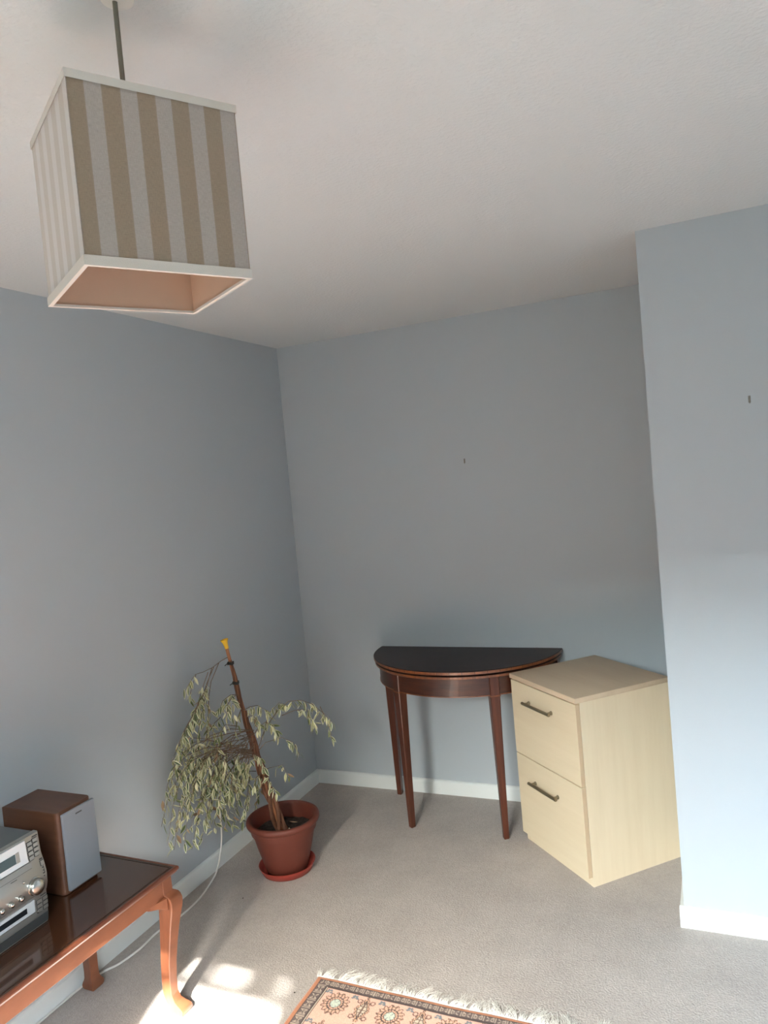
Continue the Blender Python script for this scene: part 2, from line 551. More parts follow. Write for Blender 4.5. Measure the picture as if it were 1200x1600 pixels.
MB().box(-FX + 0.05, FX - 0.05, -0.022, -0.002, 0.66, 0.738).build('back_rail', 'mahogany', dm)


def taper_leg(x, y, ang, top_in=True):
    mb = MB()
    ca, sa = math.cos(ang), math.sin(ang)

    def sq(w, dx, dy, z, c=0.15):
        pts = []
        for sx, sy in ((1, 1), (-1, 1), (-1, -1), (1, -1)):
            a, b_ = (sx * w, sy * w * (1 - c)), (sx * w * (1 - c), sy * w)
            pts += ([a, b_] if sx * sy > 0 else [b_, a])
        return [(x + ca * (px + dx) - sa * (py + dy), y + sa * (px + dx) + ca * (py + dy), z) for px, py in pts]
    rings = [sq(0.0105, 0, 0, 0.0), sq(0.0120, 0, 0, 0.004), sq(0.0125, 0, 0, 0.03), sq(0.0195, 0, 0, 0.50), sq(0.0225, 0, 0, 0.655)]
    if top_in:
        rings += [sq(0.0225, 0, 0, 0.738)]
    mb.loft(rings)
    return mb


for a in (-32.5, 31.5):                 # two legs let into the curve of the frieze
    r = R(a)
    x, y = (FX - 0.016) * math.sin(r), -(FY - 0.016) * math.cos(r) - 0.012
    lg = taper_leg(x, y, r).build('leg', 'mahogany_leg', dm)
    mb = MB()
    w = 0.0236
    ca, sa = math.cos(r), math.sin(r)
    mb.loft([[(x + ca * px - sa * py, y + sa * px + ca * py, z) for px, py in ((w, w), (-w, w), (-w, -w), (w, -w))] for z in (0.650, 0.656)])
    mb.build('leg_banding', 'banding', lg)
for x in (-0.428, 0.428):
    taper_leg(x, -0.024, 0).build('leg', 'mahogany_leg', dm)

# ---------------------------------------------------------------- coffee table
ct = thing('coffee_table', 'long low reddish wood coffee table with curved cabriole legs along the left wall', 'table', (0.472, -1.700, 0), R(-1.3))
TW, TL = 0.440, 1.15


def rect(x0, x1, y0, y1, z, n=0):
    return [(x0, y0, z), (x1, y0, z), (x1, y1, z), (x0, y1, z)]


fm = MB()
prof = [(0.014, 0.451), (0.010, 0.4535), (0.006, 0.4575), (0.0045, 0.4605), (0.0015, 0.4625), (0.0, 0.4655), (0.0, 0.4705), (0.002, 0.4745), (0.004, 0.4755), (0.009, 0.4755), (0.011, 0.4738), (0.011, 0.4560), (0.014, 0.451)]
fm.loft([rect(-TW + k, -k, -TL + k, -k, z) for k, z in prof], cap=False)
top = fm.build('top_frame', 'dark_rim', ct)
pn = MB()
pn.box(-TW + 0.0108, -0.0108, -TL + 0.0108, -0.0108, 0.456, 0.4742)
pn.build('top_panel', 'table_top', ct)
ln = MB()
for k in (0.018,):
    ln.loft([rect(-TW + k, -k, -TL + k, -k, 0.4741), rect(-TW + k, -k, -TL + k, -k, 0.4753), rect(-TW + k + 0.002, -k - 0.002, -TL + k + 0.002, -k - 0.002, 0.4753), rect(-TW + k + 0.002, -k - 0.002, -TL + k + 0.002, -k - 0.002, 0.4741)], cap=False)
ln.build('inlay_line', 'line', top)
ai = 0.020
for name, b in (('apron', (-ai - 0.018, -ai, -TL + ai, -ai)), ('apron', (-TW + ai, -TW + ai + 0.018, -TL + ai, -ai)),
                ('apron', (-TW + ai + 0.018, -ai - 0.018, -ai - 0.018, -ai)), ('apron', (-TW + ai + 0.018, -ai - 0.018, -TL + ai, -TL + ai + 0.018))):
    MB().box(b[0], b[1], b[2], b[3], 0.396, 0.453, 0.0015).build(name, 'yew_wood', ct)


def cabriole(cx, cy, sx, sy):
    mb = MB()
    path = [(0.453, 0, .0200), (0.404, 0.000, .0208), (0.400, 0.0045, .0228), (0.394, 0.0085, .0250), (0.385, 0.0115, .0270), (0.372, 0.0132, .0282), (0.355, 0.0130, .0280), (0.33, 0.0105, .0262), (0.30, 0.0070, .0235),
            (0.24, 0.0010, .0205), (0.18, -0.0040, .0185), (0.12, -0.0070, .0175), (0.075, -0.0070, .0172), (0.050, -0.0025, .0182),
            (0.036, 0.0035, .0210), (0.026, 0.0085, .0245), (0.016, 0.0120, .0265), (0.008, 0.0130, .0260), (0.0, 0.0125, .0225)]
    rings = []
    for z, d, w in path:
        c = 0.12 if z < 0.39 else 0.05
        pts = []
        for px, py in ((1, 1), (-1, 1), (-1, -1), (1, -1)):
            a, b_ = (px * w, py * w * (1 - c)), (px * w * (1 - c), py * w)
            pts += ([a, b_] if px * py > 0 else [b_, a])
        rings.append([(cx + sx * d + px, cy + sy * d + py, z) for px, py in pts])
    mb.loft(rings)
    return mb.build('leg', 'yew_wood', ct, smooth=True, angle=40)


def ear(cx, cy, axis, s, off):
    """Shaped bracket beside the knee, running along one apron."""
    mb = MB()
    n = 8
    rings = []
    for i in range(n + 1):
        u = i / n
        depth = 0.040 * (1 - u) ** 0.75 * (1 - 0.25 * math.sin(math.pi * u)) + 0.004
        thick = 0.023 * (1 - u) + 0.010
        a = 0.020 + 0.072 * u
        z1 = 0.3965
        z0 = z1 - depth
        c0, c1 = -0.008, thick
        if axis == 'y':
            rings.append([(cx + off * c0, cy + s * a, z0), (cx + off * c1, cy + s * a, z0 + depth * 0.15), (cx + off * (c1 - 0.002), cy + s * a, z1), (cx + off * c0, cy + s * a, z1)])
        else:
            rings.append([(cx + s * a, cy + off * c0, z0), (cx + s * a, cy + off * c1, z0 + depth * 0.15), (cx + s * a, cy + off * (c1 - 0.002), z1), (cx + s * a, cy + off * c0, z1)])
    mb.loft(rings)
    return mb


for ix, iy in ((1, 1), (1, -1), (-1, 1), (-1, -1)):
    cx = -0.039 if ix > 0 else -TW + 0.039
    cy = -0.039 if iy > 0 else -TL + 0.039
    lg = cabriole(cx, cy, ix, iy)
    ear(cx, cy, 'y', -iy, ix).build('knee_bracket', 'yew_wood', lg, smooth=True, angle=50)
    ear(cx, cy, 'x', -ix, iy).build('knee_bracket', 'yew_wood', lg, smooth=True, angle=50)

# ---------------------------------------------------------------- loudspeaker
TZ = 0.4754
sp = thing('loudspeaker', 'brown wood veneer bookshelf speaker with a grey cloth front on the low table', 'speaker', (0.130, -1.878, TZ))
sh = 0.257
rr = 0.016
body = []
for z, e in ((0, 0.002), (0.002, 0), (sh - 0.002, 0), (sh, 0.002)):
    ring = [(-0.120 + e, -0.069 + e), (-0.120 + e, 0.069 - e)]
    for k in range(7):
        a = R(90 - 15 * k)
        ring.append((0.113 - rr + (rr - e) * math.cos(a), 0.069 - rr + (rr - e) * math.sin(a)))
    for k in range(7):
        a = R(-15 * k)
        ring.append((0.113 - rr + (rr - e) * math.cos(a), -0.069 + rr + (rr - e) * math.sin(a)))
    body.append([(x, y, z) for x, y in ring])
MB().loft(body).build('cabinet', 'spk_wood', sp, smooth=True)
g = MB().box(0.1135, 0.1245, -0.058, 0.071, 0.010, 0.249, 0.004, seg=3).build('grille', 'grille', sp, smooth=True)
MB().box(0.1240, 0.1256, -0.008, 0.016, 0.2305, 0.2345, 0.0005, seg=1).build('badge', 'print', g)

# ---------------------------------------------------------------- stereo: receiver on top of a cassette deck
SY0, SY1 = -2.330, -2.053               # left and right side of the front
SYC = (SY0 + SY1) / 2


def front_profile(z):
    """How far the curved front stands out, by height above the table top."""
    P = [(0.0, 0.292), (0.030, 0.297), (0.094, 0.299), (0.098, 0.303), (0.120, 0.309), (0.150, 0.310), (0.180, 0.303), (0.205, 0.295), (0.263, 0.290)]
    for (a, xa), (b, xb) in zip(P, P[1:]):
        if z <= b:
            return xa + (xb - xa) * (z - a) / (b - a)
    return P[-1][1]


def hifi(name, label, z0, z1, tops):
    t_ = thing(name, label, 'stereo', (0, SYC, TZ + z0))
    hw = (SY1 - SY0) / 2
    c = MB().box(0.035, 0.272, -hw + 0.002, hw - 0.002, 0.0 if z0 > 0.01 else 0.004, z1 - z0 - 0.001, 0.003).build('case', 'grey_case', t_, smooth=True)
    mb = MB()
    rings = []
    n = 14
    for i in range(n + 1):
        z = z0 + (z1 - z0) * i / n
        x = front_profile(z)
        cc = 0.006
        rings.append([(0.270, -hw, z - z0), (x - cc, -hw, z - z0), (x - 0.0015, -hw + 0.0025, z - z0), (x, -hw + cc, z - z0),
                      (x, hw - cc, z - z0), (x - 0.0015, hw - 0.0025, z - z0), (x - cc, hw, z - z0), (0.270, hw, z - z0)])
    mb.loft(rings)
    f = mb.build('front_panel', 'silver', t_, smooth=True)
    return t_, c, f


def patch(name, m, parent, z_off, y0, y1, z0, z1, th=0.0015, n=6, y_off=None):
    """A thin plate that follows the curve of the front; y world, z above the table top."""
    mb = MB()
    rings = []
    for i in range(n + 1):
        z = z0 + (z1 - z0) * i / n
        x = front_profile(z)
        rings.append([(x - 0.002, y0 - SYC, z - z_off), (x + th, y0 - SYC, z - z_off), (x + th, y1 - SYC, z - z_off), (x - 0.002, y1 - SYC, z - z_off)])
    mb.loft(rings)
    return mb.build(name, m, parent)


def knob(name, parent, y, z, r, d, z_off, dome=0.25, m='chrome'):
    mb = MB()
    x = front_profile(z)
    n = 28
    prof = [(r * 1.10, 0.0), (r * 1.10, 0.0015), (r, 0.002), (r, d * 0.75), (r * 0.94, d * 0.92), (r * 0.80, d), (r * 0.4, d * (1 + dome * .5)), (r * 0.02, d * (1 + dome * .6))]
    mb.loft([[(x + h_, y - SYC + q * math.cos(2 * math.pi * j / n), z - z_off + q * math.sin(2 * math.pi * j / n)) for j in range(n)] for q, h_ in prof])
    return mb.build(name, m, parent, smooth=True, angle=50)


# deck below
lo, c_, f_ = hifi('cassette_deck', 'silver cassette deck with narrow dark display, lower of the two stacked stereo units', 0.0, 0.0945, None)
for yy in (SY0 + 0.03, SY1 - 0.03):
    MB().lathe([(0.010, 0), (0.010, 0.004)], 16, (0.24, yy - SYC, 0), cap=True).build('foot', 'dark_case', lo)
    MB().lathe([(0.010, 0), (0.010, 0.004)], 16, (0.07, yy - SYC, 0), cap=True).build('foot', 'dark_case', lo)
patch('lower_band', 'dark_case', f_, 0, SY0 + 0.004, SY1 - 0.004, 0.004, 0.030, 0.0016)
w = patch('display_panel', 'silver_b', f_, 0, SY0 + 0.049, -2.101, 0.053, 0.087, 0.003)
patch('display', 'lcd_dark', w, 0, SY0 + 0.062, -2.128, 0.063, 0.078, 0.0042)
patch('tray_flap', 'silver', f_, 0, SY0 + 0.045, -2.097, 0.034, 0.050, 0.0025)
knob('indicator', f_, -2.092, 0.046, 0.0028, 0.003, 0)
for k, (a, b) in enumerate(((0.0, 0.0), (0.0, 1), (1, 0), (1, 1), (0, 2), (1, 2))):
    for side in (1, -1):
        yc = -2.0745 + (0.010 if a else -0.010)
        yc = yc if side > 0 else 2 * SYC - yc
        patch('button_outline', 'print', f_, 0, yc - 0.0087, yc + 0.0087, 0.0677 - b * 0.013, 0.0793 - b * 0.013, 0.0012, 2)
        patch('button', 'silver', f_, 0, yc - 0.0075, yc + 0.0075, 0.069 - b * 0.013, 0.078 - b * 0.013, 0.0028, 2)
        patch('button_mark', 'print', f_, 0, yc - 0.005, yc + 0.005, 0.0665 - b * 0.013, 0.0672 - b * 0.013, 0.0012, 1)
patch('printed_mark', 'print', f_, 0, -2.078, -2.060, 0.084, 0.0865, 0.0006, 1)
# receiver above
up, c_, f_ = hifi('stereo_receiver', 'silver compact stereo receiver with a large round volume knob, upper of two stacked units', 0.0965, 0.263, None)
zo = 0.0965
w = patch('display_panel', 'silver_b', f_, zo, SY0 + 0.045, -2.104, 0.198, 0.2585, 0.0035)
patch('display', 'lcd', w, zo, SY0 + 0.085, -2.141, 0.212, 0.238, 0.0048)
patch('display_end', 'silver', w, zo, -2.139, -2.128, 0.211, 0.239, 0.0044, 3)
lip = patch('disc_tray', 'silver', f_, zo, SY0 + 0.042, -2.099, 0.181, 0.196, 0.0050)
patch('tray_gap', 'print', f_, zo, SY0 + 0.042, -2.099, 0.1780, 0.1800, 0.0004, 1)
knob('volume_knob', f_, -2.100, 0.128, 0.0225, 0.017, zo)
for yy in (-2.150, -2.181, -2.212, -2.243):
    knob('knob', f_, yy, 0.120, 0.0078, 0.011, zo)
knob('indicator', f_, -2.134, 0.156, 0.0035, 0.003, zo)
for b in range(4):
    for side in (1, -1):
        for a in (0, 1):
            yc = -2.082 + (0.0105 if a else -0.0085)
            yc = yc if side > 0 else 2 * SYC - yc
            z_ = 0.246 - b * 0.0135 + (0.0 if a else -0.003)
            patch('button_outline', 'print', f_, zo, yc - 0.0088, yc + 0.0088, z_ - 0.0058, z_ + 0.0058, 0.0012, 2)
            patch('button', 'silver', f_, zo, yc - 0.0075, yc + 0.0075, z_ - 0.0045, z_ + 0.0045, 0.0028, 2)
            patch('button_mark', 'print', f_, zo, yc - 0.005, yc + 0.005, z_ - 0.0068, z_ - 0.0060, 0.0008, 1)
patch('printed_mark', 'print', f_, zo, -2.078, -2.060, 0.2545, 0.2575, 0.0006, 1)
patch('printed_mark', 'print', f_, zo, -2.070, -2.060, 0.186, 0.1895, 0.0006, 1)
patch('button_outline', 'print', f_, zo, -2.0712, -2.0588, 0.1695, 0.1845, 0.0012, 2)
patch('button', 'silver', f_, zo, -2.070, -2.060, 0.171, 0.183, 0.0028, 2)
patch('printed_line', 'print', f_, zo, -2.0640, -2.0628, 0.150, 0.168, 0.0006, 2)
patch('printed_line', 'print', f_, zo, -2.070, -2.0628, 0.1488, 0.150, 0.0006, 1)
for q in (0.166, 0.158, 0.150, 0.142):
    patch('printed_mark', 'print', f_, zo, -2.068, -2.064, q - 0.003, q, 0.0005, 1)
patch('printed_mark', 'print', f_, zo, -2.170, -2.150, 0.172, 0.1732, 0.0005, 1)

# ---------------------------------------------------------------- pendant lamp
LC = Vector((1.362, -2.627, 0))
LZ0, LZ1 = 1.969, 2.219
pl = thing('pendant_lamp', 'square pendant lampshade in beige and white stripes hanging from the ceiling', 'lamp', (LC.x, LC.y, H), R(58.7 - 90))
# local frame: x = towards the right-hand face, y = along that face (A to B)
HA, HB = 0.117, 0.114                   # half size along y, half size along x
zt, zb = LZ1 - H, LZ0 - H
corners = [(HB, -HA), (HB, HA), (-HB, HA), (-HB, -HA)]


def uv_panel(p0, p1, inset, shift, periods):
    """A flat cloth panel between two corners, thin but solid, with UVs that count stripes."""
    (x0, y0), (x1, y1) = p0, p1
    d = Vector((x1 - x0, y1 - y0)).normalized()
    nrm = Vector((d.y, -d.x))
    th = 0.0012
    me = bpy.data.meshes.new('shade_panel')
    vs, fs, uv = [], [], []
    for s_ in (0, -th):
        for (x, y, u) in ((x0, y0, shift), (x1, y1, shift + periods)):
            for z, v in ((zb + 0.006, 0), (zt - 0.006, 1)):
                vs.append((x + nrm.x * s_, y + nrm.y * s_, z)); uv.append((u, v))
    fs = [(0, 2, 3, 1), (4, 5, 7, 6), (0, 4, 6, 2), (1, 3, 7, 5), (0, 1, 5, 4), (2, 6, 7, 3)]
    me.from_pydata(vs, [], fs)
    ul = me.uv_layers.new(name='UVMap')
    for lp in me.loops:
        ul.data[lp.index].uv = uv[lp.vertex_index]
    me.materials.append(M['stripes'])
    o = bpy.data.objects.new('shade_panel', me)
    COL.objects.link(o); o.parent = pl
    # lining on the inside
    (a, b) = (Vector((x0, y0)), Vector((x1, y1)))
    q = MB()
    o0, o1 = a - nrm * 0.0014 + d * 0.002, b - nrm * 0.0014 - d * 0.002
    i0, i1 = a - nrm * 0.0024 + d * 0.0024, b - nrm * 0.0024 - d * 0.0024
    q.loft([[(o0.x, o0.y, z), (o1.x, o1.y, z), (i1.x, i1.y, z), (i0.x, i0.y, z)] for z in (zb + 0.0035, zt - 0.005)])
    q.build('lining', 'lining', o)
    return o


uv_panel(corners[0], corners[1], 0, 0.04, 4.96)      # right-hand face, starts with a linen stripe at the near corner
uv_panel(corners[1], corners[2], 0, 0.5, 5)
uv_panel(corners[2], corners[3], 0, 0.0, 5)
uv_panel(corners[3], corners[0], 0, 0.02, 4.93)      # left-hand face, ends with a white stripe at the near corner


def tape(z0, z1):
    mb = MB()
    o, i = 0.0018, 0.0042
    rings = []
    lo = z0 if z0 < -0.3 else z1 - 0.004
    for k, z in ((o, z0), (o, z1), (0.0002, z1), (0.0002, lo + 0.004), (-i, lo + 0.004), (-i, lo), (o, z0)):
        rings.append([(math.copysign(abs(x) + k, x), math.copysign(abs(y) + k, y), z) for x, y in corners])
    mb.loft(rings, cap=False)
    return mb


tape(zb, zb + 0.0135).build('bottom_trim', 'linen_trim', pl)
tape(zt - 0.0115, zt).build('top_trim', 'linen_trim', pl)
wr = MB()
wr.tube([(-HB + 0.003, -HA + 0.003, zt - 0.006), (HB - 0.003, HA - 0.003, zt - 0.006)], 0.0016)
wr.tube([(-HB + 0.003, HA - 0.003, zt - 0.006), (HB - 0.003, -HA + 0.003, zt - 0.006)], 0.0016)
wr.build('wire_frame', 'plastic_w', pl)
MB().lathe([(0.008, zt + 0.028), (0.015, zt + 0.02), (0.0175, zt + 0.0), (0.0175, zt - 0.03), (0.021, zt - 0.034), (0.021, zt - 0.046), (0.014, zt - 0.048)], 32, cap=True).build('lamp_holder', 'plastic_w', pl, smooth=True)
MB().lathe([(0.012, zt - 0.046), (0.013, zt - 0.064), (0.020, zt - 0.080), (0.029, zt - 0.102), (0.029, zt - 0.118), (0.020, zt - 0.136), (0.006, zt - 0.144)], 32, cap=True).build('bulb', 'plastic_w', pl, smooth=True)
MB().tube([(0, -0.0045, zt + 0.02), (0.0, -0.0043, zt + 0.08), (0, -0.004, -0.003)], 0.0038, 12).build('cord', 'cord', pl, smooth=True)
MB().lathe([(0.024, 0.0), (0.024, -0.001), (0.021, -0.003), (0.010, -0.004), (0.005, -0.005)], 48, cap=True).build('ceiling_rose', 'plastic_w', pl, smooth=True)

# ---------------------------------------------------------------- potted ficus and its saucer
PC = (0.325, -0.866)
sc_ = MB()
sc_.lathe([(0.001, 0.0), (0.098, 0.0), (0.108, 0.004), (0.122, 0.034), (0.1225, 0.036), (0.120, 0.036), (0.106, 0.008), (0.098, 0.005), (0.001, 0.005)], 56)
so = sc_.build('plant_saucer', 'terracotta_b', smooth=True, angle=60)
so.location = (PC[0], PC[1], 0)
tag(so, 'round red plastic saucer on the carpet beneath the terracotta plant pot', 'saucer')
pf = thing('potted_ficus', 'drooping variegated weeping fig tied to a cane in a terracotta pot', 'plant', (PC[0], PC[1], 0.0055))
prof = [(0.001, 0.0), (0.082, 0.0), (0.088, 0.003), (0.100, 0.045), (0.119, 0.115), (0.131, 0.165), (0.1335, 0.176), (0.1400, 0.178), (0.1430, 0.196), (0.1445, 0.207),
        (0.1540, 0.210), (0.1575, 0.216), (0.1580, 0.224), (0.1555, 0.231), (0.150, 0.2345), (0.142, 0.2345), (0.1380, 0.230), (0.1360, 0.220), (0.1290, 0.170), (0.128, 0.155)]
MB().lathe(prof, 64).build('pot', 'terracotta', pf, smooth=True, angle=50)
sl = MB()
rings = []
for k in range(9):
    r = 0.1285 * k / 8 if k else 0.0005
    rings.append([(r * math.cos(2 * math.pi * j / 40), r * math.sin(2 * math.pi * j / 40), 0.168 + random.uniform(-0.003, 0.003) + 0.008 * (1 - k / 8)) for j in range(40)])
sl.loft(rings, cap=False)
sl.build('soil', 'soil', pf, smooth=True)
O = Vector((PC[0], PC[1], 0.0055))      # plant origin; world points below are made local with it


def W(p):
    return (p[0] - O.x, p[1] - O.y, p[2] - O.z)


T0, T1 = Vector((0.330, -0.882, 0.150)), Vector((0.186, -0.957, 1.010))


def on_cane(t, dx=0.0, dy=0.0):
    p = T0.lerp(T1, t)
    p.x -= 0.012 * math.sin(math.pi * t)
    return (p.x + dx, p.y + dy, p.z)


MB().tube([W(on_cane(t)) for t in (0, 0.25, 0.5, 0.75, 1.0)], [0.0085, 0.0085, 0.008, 0.0075, 0.007], 10).build('cane', 'stake', pf, smooth=True)
cp = MB()
ax = (T1 - T0).normalized()
a1 = ax.cross(Vector((0, 1, 0))).normalized(); a2 = ax.cross(a1)
cp.loft([[W(tuple(T1 + ax * h_ + (a1 * math.cos(k * math.pi / 8) + a2 * math.sin(k * math.pi / 8)) * r_)) for k in range(16)]
         for h_, r_ in ((-0.018, 0.008), (-0.004, 0.009), (0.008, 0.011), (0.016, 0.015), (0.020, 0.017), (0.023, 0.016), (0.023, 0.011), (0.016, 0.009))])
cp.build('cane_cap', 'yellow', pf, smooth=True)
for t in (0.905, 0.805):
    c = Vector(on_cane(t))
    tm = MB()
    for dz in (-0.004, 0.0, 0.004):
        tm.tube([W(tuple(c + Vector((0.013 * math.cos(a), 0.013 * math.sin(a), dz + 0.002 * math.sin(3 * a))))) for a in [R(k * 30) for k in range(13)]], 0.0022, 6)
    tm.tube([W(tuple(c + Vector((-0.012, -0.004, 0)))), W(tuple(c + Vector((-0.024, -0.01, -0.010))))], 0.002, 6)
    tm.build('wire_tie', 'tie', pf, smooth=True)
# plaited stems around the cane
for s_, (ph, top_t, r0) in enumerate(((0.4, 0.92, 0.0090), (2.5, 0.90, 0.0080), (4.3, 0.66, 0.0080), (5.6, 0.50, 0.0070))):
    pts, rs = [], []
    n = 26
    for k in range(n + 1):
        t = 0.0 + top_t * k / n
        amp = (0.016 * (1 - t) ** 1.5 + 0.006)
        ang = ph + t * 13.0
        pts.append(W(on_cane(t, amp * math.cos(ang), amp * math.sin(ang))))
        rs.append(r0 * (1 - 0.72 * t) + 0.0012)
    MB().tube(pts, rs, 8).build('stem', 'bark', pf, smooth=True)

